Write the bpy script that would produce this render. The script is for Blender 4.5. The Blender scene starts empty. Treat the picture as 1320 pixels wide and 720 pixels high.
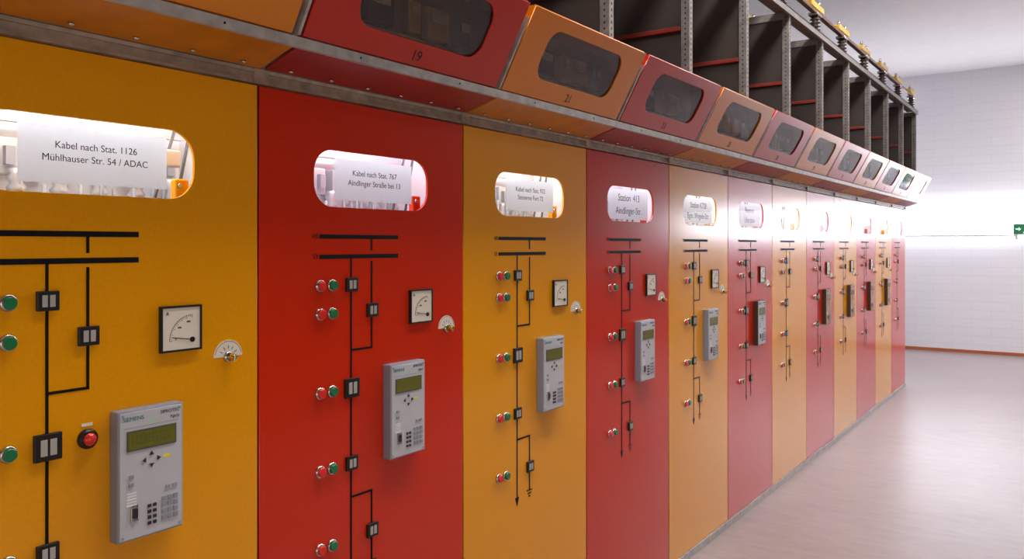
import bpy, bmesh, math
from mathutils import Vector, Matrix

scene = bpy.context.scene
W = 0.8; Y0 = 0.4887; N = 12
YEND = Y0 + W*N

def lin(c):
    out=[]
    for v in c:
        v=v/255.0
        out.append(v/12.92 if v<=0.04045 else ((v+0.055)/1.055)**2.4)
    return tuple(out)+(1.0,)

# ------------------------------------------------------------ materials
def mat(name, col, rough=0.5, metal=0.0, var=0.0, vscale=6.0, bump=0.0, bscale=300.0, spec=0.5, coat=0.0, emis=None, estr=0.0, coatior=1.5, coatrough=0.12):
    m=bpy.data.materials.new(name); m.use_nodes=True
    nt=m.node_tree; b=nt.nodes['Principled BSDF']
    c=lin(col)
    b.inputs['Base Color'].default_value=c
    b.inputs['Roughness'].default_value=rough
    b.inputs['Metallic'].default_value=metal
    b.inputs['Specular IOR Level'].default_value=spec
    b.inputs['Coat Weight'].default_value=coat
    b.inputs['Coat Roughness'].default_value=coatrough
    b.inputs['Coat IOR'].default_value=coatior
    tc=nt.nodes.new('ShaderNodeTexCoord')
    src=tc.outputs['Object']
    n=nt.nodes.new('ShaderNodeTexNoise'); n.inputs['Scale'].default_value=vscale
    n.inputs['Detail'].default_value=6.0
    nt.links.new(src,n.inputs['Vector'])
    r=nt.nodes.new('ShaderNodeValToRGB')
    r.color_ramp.elements[0].position=0.3; r.color_ramp.elements[1].position=0.7
    r.color_ramp.elements[0].color=tuple(x*(1-var) for x in c[:3])+(1,)
    r.color_ramp.elements[1].color=tuple(min(1,x*(1+var)) for x in c[:3])+(1,)
    nt.links.new(n.outputs['Fac'],r.inputs['Fac'])
    nt.links.new(r.outputs['Color'],b.inputs['Base Color'])
    if bump>0:
        n2=nt.nodes.new('ShaderNodeTexNoise'); n2.inputs['Scale'].default_value=bscale
        nt.links.new(tc.outputs['Object'],n2.inputs['Vector'])
        bp=nt.nodes.new('ShaderNodeBump'); bp.inputs['Strength'].default_value=bump
        bp.inputs['Distance'].default_value=0.001
        nt.links.new(n2.outputs['Fac'],bp.inputs['Height'])
        nt.links.new(bp.outputs['Normal'],b.inputs['Normal'])
    if emis:
        b.inputs['Emission Color'].default_value=lin(emis)
        b.inputs['Emission Strength'].default_value=estr
    return m

YEL=mat('paint_amber',(240,160,0),0.20,var=0.03,vscale=120,bump=0.04,bscale=260,spec=0.5,coat=0.2,coatior=1.6,coatrough=0.12)
RED=mat('paint_vermilion',(210,42,2),0.20,var=0.04,vscale=120,bump=0.04,bscale=260,spec=0.5,coat=0.2,coatior=1.6,coatrough=0.12)
HYEL=mat('hood_orange',(226,132,10),0.28,var=0.03,vscale=120,bump=0.05,coat=0.25,coatior=1.6,coatrough=0.2)
HRED=mat('hood_red',(196,38,8),0.28,var=0.03,vscale=120,bump=0.05,coat=0.25,coatior=1.6,coatrough=0.2)
GALV=mat('galvanized_steel',(182,179,176),0.42,metal=0.2,var=0.2,vscale=30)
GALVK=mat('dull_galvanized',(122,118,116),0.5,metal=0.2,var=0.25,vscale=30)
GALVD=mat('stained_galvanized',(158,138,122),0.5,metal=0.15,var=0.32,vscale=25)
DARKP=mat('dark_partition',(58,50,47),0.5,var=0.25,vscale=5)
REDB=mat('red_oxide',(128,42,32),0.45,var=0.15)
BLK=mat('black_plastic',(14,13,13),0.45)
LINE=mat('mimic_black',(8,7,7),0.6,spec=0.2)
HOLE=mat('hole_black',(8,8,8),0.9)
WHT=mat('scale_white',(234,226,210),0.5)
INK=mat('scale_ink',(60,56,52),0.6)
BARG=mat('indicator_bar_grey',(176,172,166),0.5)
LGR=mat('relay_face',(192,192,199),0.42,var=0.03)
TAN=mat('relay_face_tan',(176,138,108),0.42,var=0.03)
BGR=mat('relay_side',(142,146,160),0.42,var=0.03)
DGR=mat('relay_side_brown',(70,44,34),0.45,var=0.05)
LCD=mat('lcd_olive',(112,110,40),0.2,var=0.05)
LCDF=mat('lcd_frame',(80,82,70),0.4)
KEY=mat('key_grey',(146,148,160),0.45)
KEYD=mat('key_dark',(44,44,50),0.4)
TEAL=mat('print_teal',(0,120,124),0.5)
PRT=mat('print_dark',(60,64,72),0.6)
YLAB=mat('label_yellow',(236,220,40),0.5)
CHR=mat('bezel_steel',(200,194,190),0.25,metal=1.0)
BRS=mat('brass',(214,168,50),0.25,metal=1.0)
CAPR=mat('cap_red',(224,40,32),0.3,coat=0.3)
CAPG=mat('cap_green',(24,118,70),0.3,coat=0.3)
INS=mat('insulator_brown',(70,54,50),0.2,coat=0.5)
BUSY=mat('busbar_yellow',(214,172,70),0.35)
COP=mat('busbar_copper',(120,84,60),0.4,metal=0.6)
INNER=mat('cabinet_inner',(230,233,238),0.6)
CABL=mat('cable_grey',(130,132,138),0.5)
CABD=mat('cable_dark_grey',(84,86,92),0.5)
CABM=mat('fitting_grey',(180,184,190),0.35,metal=0.4)
LED=mat('led_green',(70,200,80),0.3,emis=(70,230,80),estr=0.5)
GRN=mat('sign_green',(20,120,76),0.4,emis=(20,150,90),estr=0.15)
SGW=mat('sign_white',(240,245,240),0.4,emis=(240,250,245),estr=0.5)
TXT=mat('sheet_ink',(26,32,50),0.7,spec=0.1)
NUM=mat('number_ink',(18,14,14),0.6)
WPL=mat('white_frame',(226,226,230),0.4)
AMB=mat('instrument_amber',(170,132,44),0.3)
RACK=mat('instrument_rack_dark',(96,78,48),0.5,var=0.2)

def emat(name,col,s):
    m=bpy.data.materials.new(name); m.use_nodes=True; nt=m.node_tree
    for n in list(nt.nodes): nt.nodes.remove(n)
    o=nt.nodes.new('ShaderNodeOutputMaterial'); e=nt.nodes.new('ShaderNodeEmission')
    e.inputs['Color'].default_value=lin(col); e.inputs['Strength'].default_value=s
    nt.links.new(e.outputs[0],o.inputs[0]); return m
TUBE=emat('tube_light',(244,248,255),36)
FILL=emat('fill_light_pane',(255,242,228),2.3)  # glow of the added, unseen windows that brighten the near cabinets
DAYF=emat('daylight_ribbon',(244,244,255),13)
CEIL_L=emat('added_lamp_light',(255,249,244),36)

def glassmat(name,fac,tint,rough=0.02):
    m=bpy.data.materials.new(name); m.use_nodes=True; nt=m.node_tree
    for n in list(nt.nodes): nt.nodes.remove(n)
    o=nt.nodes.new('ShaderNodeOutputMaterial'); mx=nt.nodes.new('ShaderNodeMixShader')
    t=nt.nodes.new('ShaderNodeBsdfTransparent'); g=nt.nodes.new('ShaderNodeBsdfGlossy')
    f=nt.nodes.new('ShaderNodeLayerWeight'); f.inputs['Blend'].default_value=fac
    t.inputs['Color'].default_value=tint; g.inputs['Roughness'].default_value=rough
    nt.links.new(f.outputs['Fresnel'],mx.inputs[0]); nt.links.new(t.outputs[0],mx.inputs[1]); nt.links.new(g.outputs[0],mx.inputs[2])
    nt.links.new(mx.outputs[0],o.inputs[0]); return m
GLS=glassmat('clear_glass',0.06,(0.97,0.98,0.98,1))
DGL=glassmat('tinted_glass',0.50,(0.82,0.70,0.52,1),0.06)
def papermat():
    m=bpy.data.materials.new('paper_sheet'); m.use_nodes=True; nt=m.node_tree
    for n in list(nt.nodes): nt.nodes.remove(n)
    o=nt.nodes.new('ShaderNodeOutputMaterial'); mx=nt.nodes.new('ShaderNodeMixShader')
    d=nt.nodes.new('ShaderNodeBsdfDiffuse'); t=nt.nodes.new('ShaderNodeBsdfTranslucent')
    n=nt.nodes.new('ShaderNodeTexNoise'); n.inputs['Scale'].default_value=20
    r=nt.nodes.new('ShaderNodeValToRGB'); r.color_ramp.elements[0].color=(0.78,0.81,0.86,1); r.color_ramp.elements[1].color=(0.84,0.87,0.92,1)
    nt.links.new(n.outputs['Fac'],r.inputs['Fac'])
    for s in (d,t): nt.links.new(r.outputs['Color'],s.inputs['Color'])
    mx.inputs[0].default_value=0.5
    nt.links.new(d.outputs[0],mx.inputs[1]); nt.links.new(t.outputs[0],mx.inputs[2]); nt.links.new(mx.outputs[0],o.inputs[0]); return m
PAP=papermat()

# ------------------------------------------------------------ mesh helpers
def box(bm,x0,x1,y0,y1,z0,z1,mi=0,bev=0.0):
    vs=[bm.verts.new((x,y,z)) for x in (x0,x1) for y in (y0,y1) for z in (z0,z1)]
    idx=[(0,1,3,2),(4,6,7,5),(0,4,5,1),(2,3,7,6),(0,2,6,4),(1,5,7,3)]
    fs=[bm.faces.new([vs[i] for i in f]) for f in idx]
    for f in fs: f.material_index=mi
    if bev>0:
        es=set(e for f in fs for e in f.edges)
        r=bmesh.ops.bevel(bm,geom=list(es),offset=bev,segments=2,affect='EDGES',profile=0.5)
        for f in r['faces']: f.material_index=mi

def lathe(bm,prof,origin,axis='X',seg=20,mi=0):
    o=Vector(origin); rings=[]
    for r,h in prof:
        ring=[]
        for i in range(seg):
            a=2*math.pi*i/seg; c,s=math.cos(a)*r,math.sin(a)*r
            if axis=='X': p=Vector((h,c,s))
            elif axis=='Y': p=Vector((s,h,c))
            else: p=Vector((c,s,h))
            ring.append(bm.verts.new(o+p))
        rings.append(ring)
    for a,b in zip(rings[:-1],rings[1:]):
        for i in range(seg):
            f=bm.faces.new((a[i],a[(i+1)%seg],b[(i+1)%seg],b[i])); f.material_index=mi; f.smooth=True
    for ring,rev in ((rings[0],True),(rings[-1],False)):
        f=bm.faces.new(ring[::-1] if rev else ring); f.material_index=mi

def cyl(bm,origin,axis,r,h,seg=16,mi=0):
    lathe(bm,[(r,0),(r,h)],origin,axis,seg,mi)

def prism(bm,pts,y0,y1,mi=0):
    a=[bm.verts.new((p[0],y0,p[1])) for p in pts]; b=[bm.verts.new((p[0],y1,p[1])) for p in pts]
    fs=[bm.faces.new(a),bm.faces.new(b[::-1])]
    n=len(pts)
    for i in range(n): fs.append(bm.faces.new((a[i],b[i],b[(i+1)%n],a[(i+1)%n])))
    for f in fs: f.material_index=mi

def polyx(bm,pts,x0,x1,mi=0):
    a=[bm.verts.new((x0,p[0],p[1])) for p in pts]; b=[bm.verts.new((x1,p[0],p[1])) for p in pts]
    fs=[bm.faces.new(a[::-1]),bm.faces.new(b)]
    n=len(pts)
    for i in range(n): fs.append(bm.faces.new((a[i],a[(i+1)%n],b[(i+1)%n],b[i])))
    for f in fs: f.material_index=mi

def strip(bm,p,q,w,x0,x1,mi=0):
    p=Vector(p);q=Vector(q);d=(q-p).normalized();n=Vector((-d.y,d.x))*w/2
    polyx(bm,[p+n,p-n,q-n,q+n] ,x0,x1,mi)

def mesh(name,bm,mats):
    bmesh.ops.recalc_face_normals(bm,faces=bm.faces)
    me=bpy.data.meshes.new(name); bm.to_mesh(me); bm.free()
    for m in mats: me.materials.append(m)
    return me

def rr(cx,cy,w,h,r,seg=8):
    pts=[]
    for sx,sy,a0 in ((1,1,0),(-1,1,90),(-1,-1,180),(1,-1,270)):
        for i in range(seg+1):
            a=math.radians(a0+90*i/seg)
            pts.append((cx+sx*(w/2-r)+r*math.cos(a), cy+sy*(h/2-r)+r*math.sin(a)))
    return pts

def from_curve(cu,name,m,M):
    ob=bpy.data.objects.new('tmp',cu); scene.collection.objects.link(ob)
    dg=bpy.context.evaluated_depsgraph_get()
    me=bpy.data.meshes.new_from_object(ob.evaluated_get(dg))
    bpy.data.objects.remove(ob); bpy.data.curves.remove(cu)
    me.name=name; me.transform(M); me.materials.clear(); me.materials.append(m)
    return me

MX=Matrix(((0,0,1,0),(1,0,0,0),(0,1,0,0),(0,0,0,1)))

def plate(name,outer,holes,th,m,M,bev=0.0):
    cu=bpy.data.curves.new(name,'CURVE'); cu.dimensions='2D'; cu.fill_mode='BOTH'
    cu.extrude=max(th/2-bev,0.0001); cu.bevel_depth=bev; cu.bevel_resolution=1
    if bev: cu.offset=-bev
    for loop in [outer]+holes:
        sp=cu.splines.new('POLY'); sp.points.add(len(loop)-1)
        for i,p in enumerate(loop): sp.points[i].co=(p[0],p[1],0,1)
        sp.use_cyclic_u=True
    return from_curve(cu,name,m,M)

def text(name,body,size,m,M,align='CENTER',ext=0.0004,space=1.15):
    # built at unit size and scaled down so the glyph fill stays exact
    cu=bpy.data.curves.new(name,'FONT'); cu.body=body; cu.size=1.0
    cu.align_x=align; cu.align_y='CENTER'; cu.extrude=ext/size; cu.space_line=space
    return from_curve(cu,name,m,M@Matrix.Scale(size,4))

def add(name,me,parent=None,loc=(0,0,0),label=None,**props):
    ob=bpy.data.objects.new(name,me); scene.collection.objects.link(ob)
    ob.location=loc
    if parent: ob.parent=parent
    if label: ob['label']=label
    for k,v in props.items(): ob[k]=v
    return ob
def empty(name,loc,label,category,group=None):
    ob=add(name,None,None,loc,label,category=category)
    ob.empty_display_size=0.1
    if group: ob['group']=group
    return ob
def at(x,y,z): return Matrix.Translation((x,y,z))@MX

# ------------------------------------------------------------ room shell
XL=-1.6; XR=4.2; YN=-3.2; YF=13.7; ZC=4.12
def struct(name,x0,x1,y0,y1,z0,z1,m,label=None):
    bm=bmesh.new(); box(bm,x0,x1,y0,y1,z0,z1)
    o=add(name,mesh(name,bm,[m])); o['kind']='structure'
    if label: o['label']=label
    return o

def brickmat():
    m=mat('white_painted_block',(222,222,228),0.55)
    nt=m.node_tree; b=nt.nodes['Principled BSDF']
    tc=nt.nodes.new('ShaderNodeTexCoord'); sp=nt.nodes.new('ShaderNodeSeparateXYZ'); cb=nt.nodes.new('ShaderNodeCombineXYZ')
    nt.links.new(tc.outputs['Object'],sp.inputs[0])
    ad=nt.nodes.new('ShaderNodeMath'); ad.operation='ADD'
    nt.links.new(sp.outputs['X'],ad.inputs[0]); nt.links.new(sp.outputs['Y'],ad.inputs[1])
    nt.links.new(ad.outputs[0],cb.inputs['X']); nt.links.new(sp.outputs['Z'],cb.inputs['Y'])
    bt=nt.nodes.new('ShaderNodeTexBrick'); bt.inputs['Scale'].default_value=1.0
    bt.inputs['Brick Width'].default_value=0.5; bt.inputs['Row Height'].default_value=0.125
    bt.inputs['Mortar Size'].default_value=0.005; bt.inputs['Mortar Smooth'].default_value=0.5
    bt.inputs['Color1'].default_value=lin((237,237,243)); bt.inputs['Color2'].default_value=lin((235,235,242)); bt.inputs['Mortar'].default_value=lin((227,227,236))
    nt.links.new(cb.outputs[0],bt.inputs['Vector']); nt.links.new(bt.outputs['Color'],b.inputs['Base Color'])
    bp=nt.nodes.new('ShaderNodeBump'); bp.invert=True; bp.inputs['Distance'].default_value=0.002; bp.inputs['Strength'].default_value=0.1
    nt.links.new(bt.outputs['Fac'],bp.inputs['Height']); nt.links.new(bp.outputs['Normal'],b.inputs['Normal'])
    return m
BRICK=brickmat()
PLAS=mat('white_plaster',(238,237,238),0.7,var=0.02)
PLASR=mat('dimmed_plaster',(66,58,56),0.7,var=0.03)  # unseen walls darkened in colour to dim their reflection in the doors
def floormat():
    m=mat('polished_floor',(196,176,164),0.2,var=0.06,vscale=3,spec=0.5)
    nt=m.node_tree; b=nt.nodes['Principled BSDF']
    tc=nt.nodes.new('ShaderNodeTexCoord')
    n1=nt.nodes.new('ShaderNodeTexNoise'); n1.inputs['Scale'].default_value=1.2; n1.inputs['Detail'].default_value=6
    mp=nt.nodes.new('ShaderNodeMapping'); mp.inputs['Scale'].default_value=(1.0,3.0,1); mp.inputs['Rotation'].default_value=(0,0,0.5)
    n2=nt.nodes.new('ShaderNodeTexNoise'); n2.inputs['Scale'].default_value=5.0; n2.inputs['Detail'].default_value=12; n2.inputs['Roughness'].default_value=0.75
    nt.links.new(tc.outputs['Object'],n1.inputs['Vector']); nt.links.new(tc.outputs['Object'],mp.inputs['Vector']); nt.links.new(mp.outputs[0],n2.inputs['Vector'])
    mx=nt.nodes.new('ShaderNodeMix'); mx.data_type='FLOAT'; mx.inputs[0].default_value=0.6
    nt.links.new(n1.outputs['Fac'],mx.inputs[2]); nt.links.new(n2.outputs['Fac'],mx.inputs[3])
    r=nt.nodes.new('ShaderNodeValToRGB'); r.color_ramp.elements[0].position=0.36; r.color_ramp.elements[1].position=0.64
    r.color_ramp.elements[0].color=lin((140,128,128)); r.color_ramp.elements[1].color=lin((160,148,149))
    nt.links.new(mx.outputs[0],r.inputs['Fac']); nt.links.new(r.outputs[0],b.inputs['Base Color'])
    b.inputs['Roughness'].default_value=0.31
    return m
FLOOR=floormat()
struct('floor',XL-.1,XR+.1,YN-.1,YF+.1,-0.1,0.0,FLOOR,'polished grey beige screed floor')
struct('ceiling',XL-.1,XR+.1,YN-.1,YF+.1,ZC,ZC+.1,PLAS,'white plaster ceiling')
struct('wall_left',XL-.1,XL,YN-.1,YF+.1,0,ZC,PLAS,'plain wall behind the switchgear')
struct('wall_right',XR,XR+.1,YN-.1,YF+.1,0,ZC,PLASR,'plaster wall darkened to dim reflections, with an added window')
struct('wall_near',XL,XR,YN-.1,YN,0,ZC,PLASR,'end wall in the same darkened plaster')
struct('wall_far',XL,XR,YF,YF+.1,0,ZC,BRICK,'white painted block end wall')
BASEM=mat('baseboard_orange',(176,96,58),0.4)
struct('baseboard_far',XL,XR,YF-.015,YF,0,0.045,BASEM,'thin orange brown skirting strip')

def window(name,M,w,h,nx,pane,ny=1,fr=0.05,pd=(-0.012,-0.008)):
    bm=bmesh.new()
    f=fr
    box(bm,-w/2,w/2,-0.05,0.0,-h/2,-h/2+f); box(bm,-w/2,w/2,-0.05,0.0,h/2-f,h/2)
    for i in range(nx+1):
        x=-w/2+f/2+(w-f)*i/nx
        box(bm,x-f/2,x+f/2,-0.045,0.0,-h/2+f,h/2-f)
    for j in range(1,ny):
        z=-h/2+h*j/ny
        box(bm,-w/2+f,w/2-f,-0.04,0,z-f/2,z+f/2)
    me=mesh(name,bm,[WPL]); me.transform(M)
    o=add(name,me); o['kind']='structure'; o['label']='white framed window with bright glowing pane'
    bm=bmesh.new(); box(bm,-w/2+f*0.5,w/2-f*0.5,pd[0],pd[1],-h/2+f*0.5,h/2-f*0.5)
    me=mesh('window_pane',bm,[pane]); me.transform(M)
    add('window_pane',me,o)
window('window_1',Matrix.Translation((1.3,YF,1.935)),5.6,0.43,2,DAYF,fr=0.012,pd=(-0.10,-0.002))
window('added_window_2',Matrix.Translation((XR,-0.7,0.90))@Matrix.Rotation(-math.pi/2,4,'Z'),4.2,1.3,4,FILL,1)  # added unseen window, set low to light the near doors
window('added_window_3',Matrix.Translation((2.2,YN,0.90))@Matrix.Rotation(math.pi,4,'Z'),3.4,1.3,3,FILL,1)  # added unseen window behind the camera, lights relay sides and near cabinets

# ------------------------------------------------------------ cabinet shared meshes
ZT=1.963; ZB=0.038
hole=rr(0.401,1.755,0.45,0.150,0.062)
door_y=plate('door',[(0.003,ZB),(0.797,ZB),(0.797,ZT),(0.003,ZT)],[hole],0.008,YEL,at(-0.004,0,0),0.0012)
door_r=door_y.copy(); door_r.materials[0]=RED
def flat(name,x,pts,m):
    bm=bmesh.new(); bm.faces.new([bm.verts.new((x,p[0],p[1])) for p in pts])
    me=bpy.data.meshes.new(name); bm.to_mesh(me); bm.free(); me.materials.append(m); return me
pane=flat('pane',-0.0088,rr(0.401,1.755,0.456,0.156,0.065),GLS)

bm=bmesh.new()
for a,b in ((0.001,0.008),(0.792,0.799)):
    box(bm,-0.9,-0.014,a,b,0.04,1.963); box(bm,-0.014,-0.0085,a,b,0.04,1.963,1)  # black front edges stand in for the shade in the door gaps
box(bm,-0.9,-0.892,0.008,0.792,0.04,1.963); box(bm,-0.89,-0.010,0.008,0.792,1.955,1.963)
box(bm,-0.89,-0.010,0.008,0.792,0.04,0.05)
box(bm,-0.32,-0.31,0.008,0.792,1.3,1.955)
box(bm,-0.31,-0.010,0.008,0.792,1.3,1.31)
body=mesh('body',bm,[INNER,HOLE])
bm=bmesh.new(); box(bm,-0.88,0.006,0.0,0.8,0.0,0.036,bev=0.002); plinth=mesh('plinth',bm,[GALV])
bm=bmesh.new(); cyl(bm,(-0.06,0.08,1.925),'Y',0.011,0.64,12); tube=mesh('lamp_tube',bm,[TUBE])

bm=bmesh.new()
for i in range(9):
    y=0.10+0.075*i
    box(bm,-0.31,-0.25,y,y+0.045,1.73,1.81,2,0.004)
    box(bm,-0.25,-0.235,y+0.012,y+0.032,1.75,1.79,0)
for i in range(16):
    y=0.06+0.042*i
    cyl(bm,(-0.22+0.012*(i%3),y,1.56),'Z',0.005,0.15+0.02*(i%4),8,0)
box(bm,-0.24,-0.20,0.05,0.75,1.655,1.690,2,0.004)
box(bm,-0.24,-0.22,0.05,0.75,1.84,1.86,2)
for i in range(8):
    y=0.08+0.09*i
    lathe(bm,[(0.016,0),(0.020,0.01),(0.013,0.02),(0.020,0.03),(0.013,0.04),(0.018,0.05)],(-0.22,y,1.69),'Z',12,2)
for (a,b) in (((0.13,1.66),(0.20,1.85)),((0.17,1.66),(0.23,1.85)),((0.21,1.66),(0.24,1.85)),((0.60,1.66),(0.66,1.85)),((0.66,1.66),(0.70,1.85))):
    strip(bm,a,b,0.005,-0.13,-0.124,1)
box(bm,-0.14,-0.10,0.60,0.66,1.76,1.80,2,0.004)
gear=mesh('interior_gear',bm,[CABL,CABD,CABM])
bm=bmesh.new()
box(bm,-0.06,-0.04,0.605,0.640,1.66,1.728,0,0.004); cyl(bm,(-0.04,0.615,1.712),'X',0.006,0.006,12,1)
brk_y=mesh('interior_bracket',bm,[YEL,CHR]); brk_r=brk_y.copy(); brk_r.materials[0]=RED

sheet=flat('sheet',-0.0125,[(0.258,1.700),(0.566,1.700),(0.566,1.812),(0.258,1.812)],PAP)
sheet_w=flat('sheet_wide',-0.0125,[(0.205,1.690),(0.590,1.690),(0.590,1.820),(0.205,1.820)],PAP)
LBL={0:("Kabel nach Stat. 1126\nMühlhauser Str. 54 / ADAC",0.0195,1.3),
     1:("Kabel nach Stat. 767\nAindlinger Straße bei 13",0.0215,1.25),
     2:("Kabel nach Stat. 932\nSteinerne Furt 72",0.0235,1.2),
     3:("Station  413\nAindlinger-Str.",0.043,1.3),
     4:("Station K728\nBgm. Wegele-Str.",0.042,1.3),
     5:("Reserve\nÜbergabe",0.048,1.2)}

bm=bmesh.new(); L=0.0058
def ln(p,q,w=L): strip(bm,p,q,w,0.0,0.0014)
ln((0.194,1.601),(0.493,1.601),0.0112); ln((0.194,1.548),(0.493,1.548),0.0112)
ln((0.306,1.548),(0.306,0.68)); ln((0.385,1.60),(0.385,1.563)); ln((0.385,1.535),(0.385,1.294)); ln((0.388,1.294),(0.306,1.294))
ln((0.306,0.895),(0.388,0.895)); ln((0.385,0.895),(0.385,0.70))
polyx(bm,[(0.294,0.692),(0.306,0.662),(0.318,0.692)],0,0.0014)
for i,w in enumerate((0.036,0.024,0.012)): ln((0.385-w/2,0.700-0.011*i),(0.385+w/2,0.700-0.011*i),0.004)
mimic=mesh('mimic_diagram',bm,[LINE])
mtext=[text('busbar_lettering',s,0.019,LINE,at(0.0006,0.180,z),ext=0.0003) for s,z in (("H5",1.601),("S1",1.548))]

def indicator(w,h):
    bm=bmesh.new()
    box(bm,0,0.008,-w/2,w/2,-h/2,h/2,0,0.0015)
    for c in (-w*0.17,w*0.17): box(bm,0.0078,0.0088,c-w*0.12,c+w*0.12,-h*0.30,h*0.30,1)
    return mesh('switch_position_indicator',bm,[BLK,BARG])
ind_s=indicator(0.042,0.038); ind_b=indicator(0.052,0.052)
INDS=[(0.306,1.472,0),(0.385,1.398,0),(0.306,1.192,1),(0.306,0.988,0),(0.385,0.785,0)]

def button(cap):
    bm=bmesh.new()
    lathe(bm,[(0.0165,0),(0.0165,0.003),(0.015,0.006),(0.0133,0.0065)],(0,0,0),'X',24,0)
    lathe(bm,[(0.0125,0.006),(0.0125,0.012),(0.0105,0.0145)],(0,0,0),'X',24,1)
    return mesh('push_button',bm,[CHR,cap])
btn_r=button(CAPR); btn_g=button(CAPG)
ROWS=[1.472,1.398,1.192,0.988,0.785]

bm=bmesh.new()
for (a,b,c,d) in ((-0.05,0.05,0.046,0.05),(-0.05,0.05,-0.05,-0.046),(-0.05,-0.046,-0.046,0.046),(0.046,0.05,-0.046,0.046)):
    box(bm,0,0.010,a,b,c,d,0)
box(bm,0,0.006,-0.046,0.046,-0.046,0.046,0)
am_body=mesh('ammeter_bezel',bm,[BLK])
bm=bmesh.new(); box(bm,0.006,0.0075,-0.0455,0.0455,-0.0455,0.0455,0)
pv=(0.026,-0.026)
for i in range(19):
    a=math.radians(180-90*i/18); r0=0.048 if i%3==0 else 0.051
    strip(bm,(pv[0]+r0*math.cos(a),pv[1]+r0*math.sin(a)),(pv[0]+0.055*math.cos(a),pv[1]+0.055*math.sin(a)),0.0006,0.0075,0.0080,1)
for i in range(18):
    a=math.radians(180-5*i); b=math.radians(180-5*(i+1))
    strip(bm,(pv[0]+.055*math.cos(a),pv[1]+.055*math.sin(a)),(pv[0]+.055*math.cos(b),pv[1]+.055*math.sin(b)),0.0006,0.0075,0.0080,1)
am_face=mesh('ammeter_scale',bm,[WHT,INK])
bm=bmesh.new(); strip(bm,(0.030,-0.0270),(-0.024,-0.018),0.0018,0.0088,0.0094,0); cyl(bm,(0.0082,0.026,-0.026),'X',0.006,0.002,14)
am_needle=mesh('ammeter_needle',bm,[BLK])
am_txt=text('ammeter_lettering',"A",0.011,INK,at(0.0080,-0.034,0.034))
am_n=[text('ammeter_lettering',s,0.0060,INK,at(0.0080,y,z)) for s,y,z in (("0",-0.014,-0.022),("200",-0.005,0.002),("400",0.017,0.014),)]

bm=bmesh.new()
pts=[(0.039*math.cos(math.pi*i/24),0.039*math.sin(math.pi*i/24)) for i in range(25)]
polyx(bm,pts,0,0.0015,0)
for i in range(5):
    a=math.radians(30+30*i)
    strip(bm,(0.018*math.cos(a),0.018*math.sin(a)),(0.026*math.cos(a),0.026*math.sin(a)),0.0014,0.0015,0.002,1)
for i in range(16):
    a=math.pi*(i+1)/18; b=math.pi*(i+2)/18
    strip(bm,(.036*math.cos(a),.036*math.sin(a)),(.036*math.cos(b),.036*math.sin(b)),0.0008,0.0015,0.002,1)
sel_plate=mesh('selector_scale',bm,[WHT,BLK])
bm=bmesh.new()
lathe(bm,[(0.013,0),(0.013,0.005),(0.010,0.008)],(0,0,0),'X',24,0)
lathe(bm,[(0.008,0.008),(0.008,0.024),(0.006,0.027)],(0,0,0),'X',20,1)
box(bm,0.010,0.028,-0.0022,0.0022,-0.009,0.009,0,0.001)
sel_knob=mesh('selector_knob',bm,[CHR,BRS])

bm=bmesh.new()
lathe(bm,[(0.020,0),(0.020,0.006),(0.016,0.012)],(0,0,0),'X',28,0)
lathe(bm,[(0.013,0.010),(0.013,0.014),(0.009,0.019),(0.003,0.021)],(0,0,0),'X',24,1)
lamp_ind=mesh('signal_lamp',bm,[BLK,CAPR])
bm=bmesh.new(); box(bm,0,0.001,-0.011,0.011,-0.003,0.003)
lamp_tag=mesh('signal_lamp_tag',bm,[WHT])

RH=0.268; RW=0.148
def relay_house(side):
    bm=bmesh.new()
    box(bm,0,0.030,0,RW,0,RH,0,0.003)
    return mesh('relay_housing',bm,[side])
rel_h=relay_house(BGR); rel_hd=relay_house(DGR)
bm=bmesh.new()
box(bm,0.029,0.0315,0.004,RW-0.004,0.004,RH-0.004,0,0.001)
for y in (0.010,RW-0.010):
    for z in (0.010,RH-0.010): cyl(bm,(0.0315,y,z),'X',0.003,0.0008,10,1)
for i in range(5): box(bm,0.0315,0.0320,0.018,0.040,0.096-0.006*i,0.0995-0.006*i,2)
box(bm,0.0315,0.0320,0.012,0.136,0.0745+0.158,0.075+0.158,1)
rel_f=mesh('relay_front',bm,[LGR,KEY,WPL]); rel_ft=rel_f.copy(); rel_ft.materials[0]=TAN
bm=bmesh.new(); box(bm,0.0315,0.0335,0.018,0.130,0.184,0.226,0,0.001); box(bm,0.0335,0.0338,0.022,0.126,0.188,0.222,1)
for j in range(3):
    for i in range(10): box(bm,0.0338,0.0339,0.028+0.009*i,0.033+0.009*i,0.196+0.008*j,0.2005+0.008*j,2)
LCDT=mat('lcd_text',(84,86,36),0.3)
rel_d=mesh('display',bm,[LCDF,LCD,LCDT])
bm=bmesh.new()
c=(0.073,0.160)
for dx,dz in ((0,1),(0,-1),(1,0),(-1,0)):
    cy,cz=c[0]+dx*0.015,c[1]+dz*0.011
    polyx(bm,[(cy+dx*.006,cz+dz*.006),(cy-dx*.002-dz*.005,cz-dz*.002+dx*.005),(cy-dx*.002+dz*.005,cz-dz*.002-dx*.005)],0.0315,0.0335,0)
rel_nav=mesh('navigation_keys',bm,[KEYD])
bm=bmesh.new()
for j in range(4):
    for i in range(3): box(bm,0.0315,0.0338,0.096+0.0135*i,0.1065+0.0135*i,0.026+0.0135*j,0.0355+0.0135*j,0,0.0008)
rel_num=mesh('numeric_keypad',bm,[KEY])
bm=bmesh.new(); box(bm,0.0315,0.0338,-0.0055,0.0055,-0.004,0.004,0,0.0008); rel_k=mesh('menu_key',bm,[KEY])
KPOS=[(0.110,0.094),(0.126,0.094),(0.028,0.116),(0.028,0.132)]
bm=bmesh.new()
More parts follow.
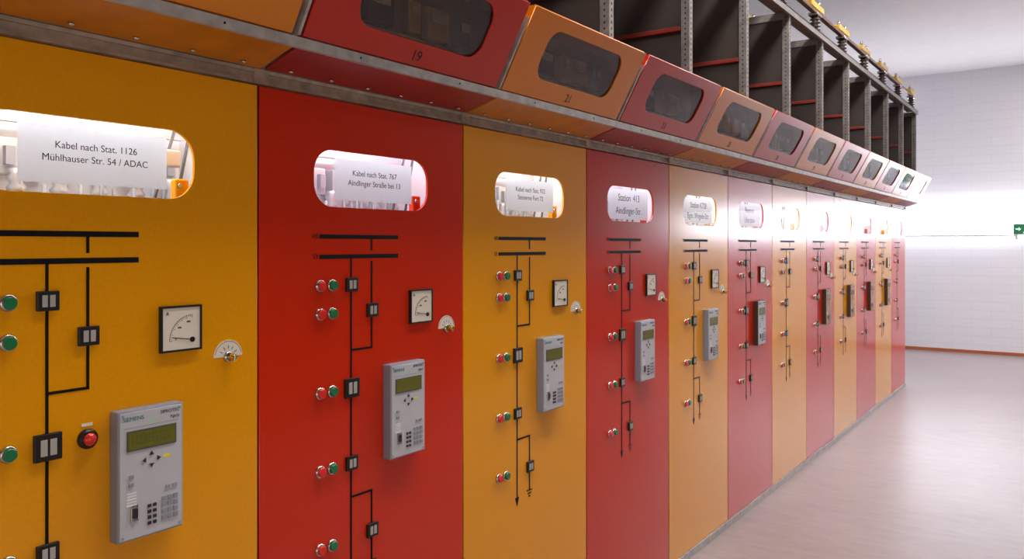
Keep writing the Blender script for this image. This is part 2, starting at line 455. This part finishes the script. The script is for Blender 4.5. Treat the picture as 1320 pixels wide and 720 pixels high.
for j in range(4):
    for i in range(2): box(bm,0.0315,0.0338,0.064+0.012*i,0.072+0.012*i,0.024+0.012*j,0.031+0.012*j,0,0.0008)
rel_fn=mesh('function_keypad',bm,[KEYD])
bm=bmesh.new(); box(bm,0.0315,0.0345,0.026,0.044,0.040,0.072,0,0.002); box(bm,0.0345,0.036,0.030,0.040,0.046,0.066,1,0.002)
for z in (0.043,0.069): cyl(bm,(0.0345,0.035,z),'X',0.002,0.002,8,0)
rel_c=mesh('serial_connector',bm,[CHR,KEYD])
bm=bmesh.new(); box(bm,0.0315,0.0318,0.100,0.116,0.157,0.163); rel_y=mesh('sticker',bm,[YLAB])
bm=bmesh.new()
cyl(bm,(0.0315,0.070,0.240),'X',0.0014,0.0006,10); cyl(bm,(0.0315,0.078,0.240),'X',0.0014,0.0006,10)
rel_led=mesh('status_lights',bm,[LED])
rel_t1=text('relay_brand_lettering',"SIEMENS",0.0125,TEAL,at(0.0317,0.010,0.250),'LEFT',0.0003)
rel_t2=text('relay_brand_lettering',"SIPROTEC",0.0100,PRT,at(0.0317,0.138,0.254),'RIGHT',0.0003)
rel_t3=text('relay_brand_lettering',"7SJ632",0.0085,PRT,at(0.0317,0.138,0.241),'RIGHT',0.0003)

DARKREL={5,7,8,9,10}; NOREL={6,11}
for k in range(N):
    yel=(k%2==0); cname='amber yellow' if yel else 'vermilion red'
    y0=Y0+W*k
    lab='tall %s steel cabinet with mimic diagram and lit window'%cname
    if k in NOREL: lab='tall %s steel cabinet with mimic diagram, no relay'%cname
    if k==0: lab='tall amber yellow cabinet with red signal lamp, sheet reading 1126'
    if k==1: lab='tall vermilion red cabinet with sheet reading Stat. 767'
    if k==3: lab='tall vermilion red cabinet with sheet reading Station 413'
    root=empty('switchgear_cabinet',(0,y0,0),lab,'cabinet','row of switchgear cabinets')
    add('body',body,root); add('plinth',plinth,root,label='grey metal plinth')
    door=add('door',door_y if yel else door_r,root)
    add('window_pane',pane,door)
    add('lamp_tube',tube,root,label='lit fluorescent tube inside')
    add('interior_wiring',gear,root,label='grey cables and terminals inside')
    add('interior_bracket',brk_y if yel else brk_r,root)
    add('mimic_diagram',mimic,door,label='black single line diagram')
    for m_ in mtext: add('diagram_lettering',m_,door)
    if k in LBL:
        sh=add('paper_sheet',sheet if k<3 else sheet_w,root,label='white printed paper sheet')
        s,sz,spc=LBL[k]
        add('lettering',text('sheet_lettering',s,sz,TXT,at(-0.0118,0.412 if k<3 else 0.400,1.762 if k<3 else 1.755),ext=0.0001,space=spc),sh)
    for (t,z,bg) in INDS:
        add('switch_position_indicator',ind_b if bg else ind_s,root,(0,t,z),'black square indicator with two grey bars')
    for z in ROWS:
        add('push_button',btn_r,root,(0,0.195,z),'red push button in steel bezel')
        add('push_button',btn_g,root,(0,0.236,z),'green push button in steel bezel')
    if k not in (6,11):
        am=add('ammeter',am_body,root,(0,0.589,1.396),'square black framed ammeter')
        add('scale',am_face,am); add('needle',am_needle,am); add('lettering',am_txt,am)
        for m_ in am_n: add('lettering',m_,am)
        se=add('selector_switch',sel_plate,root,(0,0.714,1.320),'rotary switch on white half round scale')
        add('knob',sel_knob,se,label='steel and brass knob')
    if k==0:
        sl=add('signal_lamp',lamp_ind,root,(0,0.3835,1.193),'red domed signal lamp in dark bezel')
        add('tag',lamp_tag,sl,(0,0,0.028))
    if k not in NOREL:
        dk=k in DARKREL
        r=add('protection_relay',rel_hd if dk else rel_h,root,(0,0.430,0.972),'digital protection relay in dark brown housing' if dk else 'grey digital protection relay with display and keys')
        add('front_panel',rel_ft if (dk and k>5) else rel_f,r); add('display',rel_d,r,label='olive green liquid crystal display')
        add('navigation_keys',rel_nav,r); add('numeric_keypad',rel_num,r); add('function_keypad',rel_fn,r)
        for (y,z) in KPOS: add('menu_key',rel_k,r,(0,y,z))
        add('serial_connector',rel_c,r); add('sticker',rel_y,r); add('status_lights',rel_led,r)
        for m_ in (rel_t1,rel_t2,rel_t3): add('lettering',m_,r)

# ------------------------------------------------------------ hoods
EB,ZBt,ET,ZTp=0.14,2.065,0.27,2.305
dv=Vector((ET-EB,0,ZTp-ZBt)); SL=dv.length; dv.normalize(); nv=Vector((dv.z,0,-dv.x))
def MH(off,y,v):
    o=Vector((EB,0,ZBt))+dv*v+nv*off+Vector((0,y,0))
    return Matrix(((0,dv.x,nv.x,o.x),(1,0,0,o.y),(0,dv.z,nv.z,o.z),(0,0,0,1)))
hood_face_y=plate('hood_face',[(0.016,0),(0.784,0),(0.784,SL),(0.016,SL)],[rr(0.40,SL*0.54,0.50,0.165,0.055)],0.006,HYEL,MH(-0.003,0,0),0.001)
hood_face_r=hood_face_y.copy(); hood_face_r.materials[0]=HRED
bm=bmesh.new(); bm.faces.new([bm.verts.new((p[0],p[1],0)) for p in rr(0.40,SL*0.54,0.504,0.169,0.056)])
hood_pane=bpy.data.meshes.new('hood_pane'); bm.to_mesh(hood_pane); bm.free(); hood_pane.materials.append(DGL); hood_pane.transform(MH(-0.0066,0,0))
bm=bmesh.new()
inset=Vector((EB,ZBt))-Vector((nv.x,nv.z))*0.007; insetT=Vector((ET,ZTp))-Vector((nv.x,nv.z))*0.007
for a,b in ((0.016,0.020),(0.780,0.784)): prism(bm,[(inset.x,inset.y),(insetT.x,insetT.y),(0.116,2.305),(0.116,2.07)],a,b)
prism(bm,[(0.116,2.302),(insetT.x,insetT.y-0.001),(insetT.x,insetT.y+0.003),(0.116,2.306)],0.02,0.78)
prism(bm,[(0.116,2.066),(inset.x,inset.y),(inset.x,inset.y+0.004),(0.116,2.070)],0.02,0.78)
hood_box_y=mesh('hood_body',bm,[HYEL]); hood_box_r=hood_box_y.copy(); hood_box_r.materials[0]=HRED
bm=bmesh.new()
box(bm,0.116,0.120,0.02,0.78,2.075,2.300,0)
box(bm,0.120,0.128,0.06,0.74,2.13,2.145,2)
for i,(y,w,c_) in enumerate(((0.16,0.07,1),(0.27,0.10,3),(0.40,0.05,1),(0.50,0.09,1),(0.62,0.06,3))):
    box(bm,0.120,0.150,y-w/2,y+w/2,2.15,2.24,c_,0.006)
    box(bm,0.150,0.153,y-w*0.3,y+w*0.3,2.20,2.225,2)
instr=mesh('instrument_rack',bm,[RACK,AMB,GALV,BLK])
bm=bmesh.new()
prism(bm,[(0.016,2.001),(0.130,2.037),(0.130,2.042),(0.016,2.006)],0.006,0.794,0)
for i in range(6):
    y=0.07+0.132*i
    lathe(bm,[(0.006,0.0),(0.006,-0.004),(0.003,-0.006)],(0.035,y,2.006),'Z',10,1)
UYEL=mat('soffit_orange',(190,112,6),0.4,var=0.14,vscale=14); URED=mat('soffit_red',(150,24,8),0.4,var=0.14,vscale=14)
und_y=mesh('underside_panel',bm,[UYEL,CHR]); und_r=und_y.copy(); und_r.materials[0]=URED
bm=bmesh.new(); prism(bm,[(0.118,2.066),(0.140,2.066),(0.250,2.270),(0.118,2.270)],0.001,0.009); fin=mesh('side_bracket',bm,[GALV])
for k in range(N):
    yel=(k%2==0); y0=Y0+W*k; num=17+2*k
    root=empty('sloped_instrument_hood',(0,y0,0),'%s sloped steel hood with dark window, numbered %d'%('orange' if yel else 'red',num),'instrument hood','row of sloped hoods above the cabinets')
    add('hood_body',hood_box_y if yel else hood_box_r,root)
    f=add('front_panel',hood_face_y if yel else hood_face_r,root)
    add('window_pane',hood_pane,f,label='dark reflective glass')
    add('number',text('hood_number',str(num),0.042,NUM,MH(0.0004,0.40,0.027),ext=0.0003),f,label='black number %d'%num)
    add('instrument_rack',instr,root,label='amber and black instruments behind glass')
    add('underside_panel',und_y if yel else und_r,root,label='sloping painted soffit plate with bolts')
    add('side_bracket',fin,root,label='galvanized side bracket')

def rail(name,label,fn,mats,cat='steel rail'):
    bm=bmesh.new(); fn(bm); o=add(name,mesh(name,bm,mats),label=label,category=cat); return o
def f1(bm):
    box(bm,0.131,0.144,Y0,YEND,2.036,2.060)
    for k in range(N*2):
        y=Y0+W/2*(k+0.5)
        cyl(bm,(0.144,y,2.048),'X',0.003,0.001,8,1)
rail('galvanized_front_rail','galvanized steel rail running beneath the sloped hoods',f1,[GALV,HOLE])
def f2(bm):
    box(bm,-0.05,0.006,Y0,YEND,1.967,1.974); box(bm,-0.05,0.000,Y0,YEND,1.974,1.992); box(bm,-0.05,0.010,Y0,YEND,1.992,2.000)
    for k in range(N+1):
        y=Y0+W*k; box(bm,0.0,0.012,max(y-0.02,Y0),min(y+0.02,YEND),1.968,2.000)
rail('galvanized_lintel_rail','stained galvanized channel rail above the cabinet doors',f2,[GALVD])

# ------------------------------------------------------------ busbar bays above
ZTOP=3.05
bm=bmesh.new(); box(bm,0.07,0.112,-0.018,-0.012,2.05,ZTOP); box(bm,0.106,0.112,-0.012,0.018,2.05,ZTOP); box(bm,0.07,0.076,-0.012,0.018,2.05,ZTOP)
for i in range(39):
    z=2.08+0.0245*i; box(bm,0.088,0.094,-0.0186,-0.018,z,z+0.008,1); box(bm,0.112,0.1126,-0.003,0.004,z,z+0.010,1)
post=mesh('bay_post',bm,[GALVK,HOLE])
bm=bmesh.new(); box(bm,-0.80,0.07,-0.004,0.004,2.05,ZTOP-0.045)
part=mesh('bay_partition',bm,[DARKP])
bm=bmesh.new(); box(bm,-0.78,0.068,-0.024,-0.004,2.592,2.614,0,0.003); redbar=mesh('bay_red_rail',bm,[REDB])
bm=bmesh.new(); box(bm,-0.80,0.095,-0.015,0.015,ZTOP-0.045,ZTOP); topb=mesh('bay_top_beam',bm,[GALVK])
for k in range(N+1):
    y0=Y0+W*k
    root=empty('open_steel_bay',(0,y0,0),'galvanized perforated steel frame with dark partition and red rail','steel frame','row of open busbar bays')
    add('post',post,root); add('partition',part,root,label='dark brown sheet partition'); add('support_rail',redbar,root,label='red oxide painted rail')
    add('top_beam',topb,root)
rail('backing_sheet','dark brown sheet metal backing behind the open bays',lambda bm: box(bm,-0.815,-0.805,Y0,YEND,2.0462,ZTOP),[DARKP],'metal sheet')
rail('platform_sheet','dark brown sheet metal platform on top of the cabinets',lambda bm: box(bm,-0.82,-0.056,Y0,YEND,1.9635,2.046),[DARKP],'metal sheet')
def f3(bm): box(bm,0.114,0.130,Y0-.02,YEND+0.02,ZTOP-0.03,ZTOP+0.012); box(bm,0.02,0.130,Y0-.02,YEND+0.02,ZTOP+0.005,ZTOP+0.012)
rail('galvanized_top_rail','galvanized angle rail along the top of the bays',f3,[GALVK])

bm=bmesh.new()
prof=[(0.030,0)]
for i in range(5):
    z=0.012+0.026*i; prof+=[(0.022,z),(0.038,z+0.008),(0.036,z+0.013),(0.022,z+0.019)]
prof+=[(0.024,0.145)]
lathe(bm,prof,(0,0,0),'Z',20,0); insul=mesh('insulator',bm,[INS])
bm=bmesh.new(); box(bm,-0.035,0.035,-0.06,0.06,0.145,0.165,1,0.003)
box(bm,-0.024,0.024,-0.16,0.16,0.19,0.232,0,0.006)
for y in (-0.10,0.10): lathe(bm,[(0.012,0.232),(0.012,0.262),(0.006,0.272)],(0,y,0),'Z',10,1)
clamp=mesh('clamp',bm,[BUSY,CHR])
for x in (0.06,-0.42):
    zb=ZTOP+(0.012 if x>0 else 0)
    for k in range(N+1):
        root=empty('post_insulator',(x,Y0+W*k,zb),'brown ribbed post insulator with yellow busbar cover','insulator','busbar insulators on top of the bays')
        add('ribbed_body',insul,root); add('busbar_cover',clamp,root,label='yellow cover with steel bolts')
    bm=bmesh.new(); box(bm,x-0.018,x+0.018,Y0,YEND+0.1,zb+0.166,zb+0.189,0,0.003)
    add('busbar',mesh('busbar',bm,[COP]),label='bare copper busbar resting on the insulators',category='busbar')

# ------------------------------------------------------------ exit sign
root=empty('exit_sign',(0.83,YF-0.16,1.72),'green emergency exit sign with running figure on end wall','exit sign')
bm=bmesh.new(); box(bm,0,0.30,0,0.05,0,0.15,0,0.004); add('housing',mesh('housing',bm,[WPL]),root)
bm=bmesh.new(); box(bm,0.02,0.05,0.05,0.16,-0.05,-0.02); box(bm,0.02,0.05,0.02,0.05,-0.05,0.0); box(bm,0.25,0.28,0.05,0.16,-0.05,-0.02); box(bm,0.25,0.28,0.02,0.05,-0.05,0.0)
add('wall_bracket',mesh('wall_bracket',bm,[WPL]),root)
bm=bmesh.new(); box(bm,0.006,0.294,-0.002,0,0.006,0.144); add('face',mesh('face',bm,[GRN]),root)
bm=bmesh.new()
def sp(pts):
    a=[bm.verts.new((p[0],-0.0022,p[1])) for p in pts]; b=[bm.verts.new((p[0],-0.0035,p[1])) for p in pts]
    bm.faces.new(a); bm.faces.new(b[::-1]); n=len(pts)
    for i in range(n): bm.faces.new((a[i],b[i],b[(i+1)%n],a[(i+1)%n]))
sp([(0.03,0.068),(0.065,0.068),(0.065,0.05),(0.095,0.077),(0.065,0.104),(0.065,0.086),(0.03,0.086)])
sp([(0.21,0.02),(0.27,0.02),(0.27,0.13),(0.21,0.13)])
sp([(0.15,0.105),(0.165,0.105),(0.165,0.12),(0.15,0.12)])
sp([(0.135,0.098),(0.165,0.098),(0.16,0.06),(0.14,0.06)])
sp([(0.14,0.06),(0.15,0.06),(0.125,0.02),(0.115,0.022)]); sp([(0.15,0.06),(0.16,0.06),(0.18,0.03),(0.172,0.025)])
add('pictogram',mesh('pictogram',bm,[SGW]),root)

# ------------------------------------------------------------ added ceiling lamps, out of view
bm=bmesh.new()
box(bm,-0.20,0.20,-0.77,0.77,-0.07,0.0,0,0.006); lhouse=mesh('lamp_housing',bm,[WPL])
bm=bmesh.new(); box(bm,-0.17,0.17,-0.74,0.74,-0.080,-0.071); ltube=mesh('lamp_diffuser',bm,[CEIL_L])
for x,y in ((0.8,1.8),(0.8,4.0),(0.9,6.3),(2.9,8.6),(2.9,10.4),(2.9,12.2)):  # added lamps: near ones grade the doors, far ones brighten the end wall
    root=empty('added_ceiling_lamp',(x,y,ZC),'added white flat panel lamp on the ceiling, out of view','lamp','added ceiling lamps')
    add('lamp_housing',lhouse,root); add('diffuser',ltube,root)

# ------------------------------------------------------------ world, camera
w=bpy.data.worlds.new('world'); scene.world=w; w.use_nodes=True
w.node_tree.nodes['Background'].inputs[0].default_value=(0.7,0.78,1,1); w.node_tree.nodes['Background'].inputs[1].default_value=0.3
cam=bpy.data.cameras.new('camera'); co=bpy.data.objects.new('camera',cam); scene.collection.objects.link(co)
co.location=(1.635,0,1.58); co.rotation_euler=(math.pi/2,0,math.radians(34.67))
cam.sensor_width=36; cam.lens=36*1064/1320; cam.shift_y=-45/1320; cam.clip_start=0.05
scene.camera=co
scene.view_settings.view_transform='Standard'
scene.view_settings.exposure=0.0
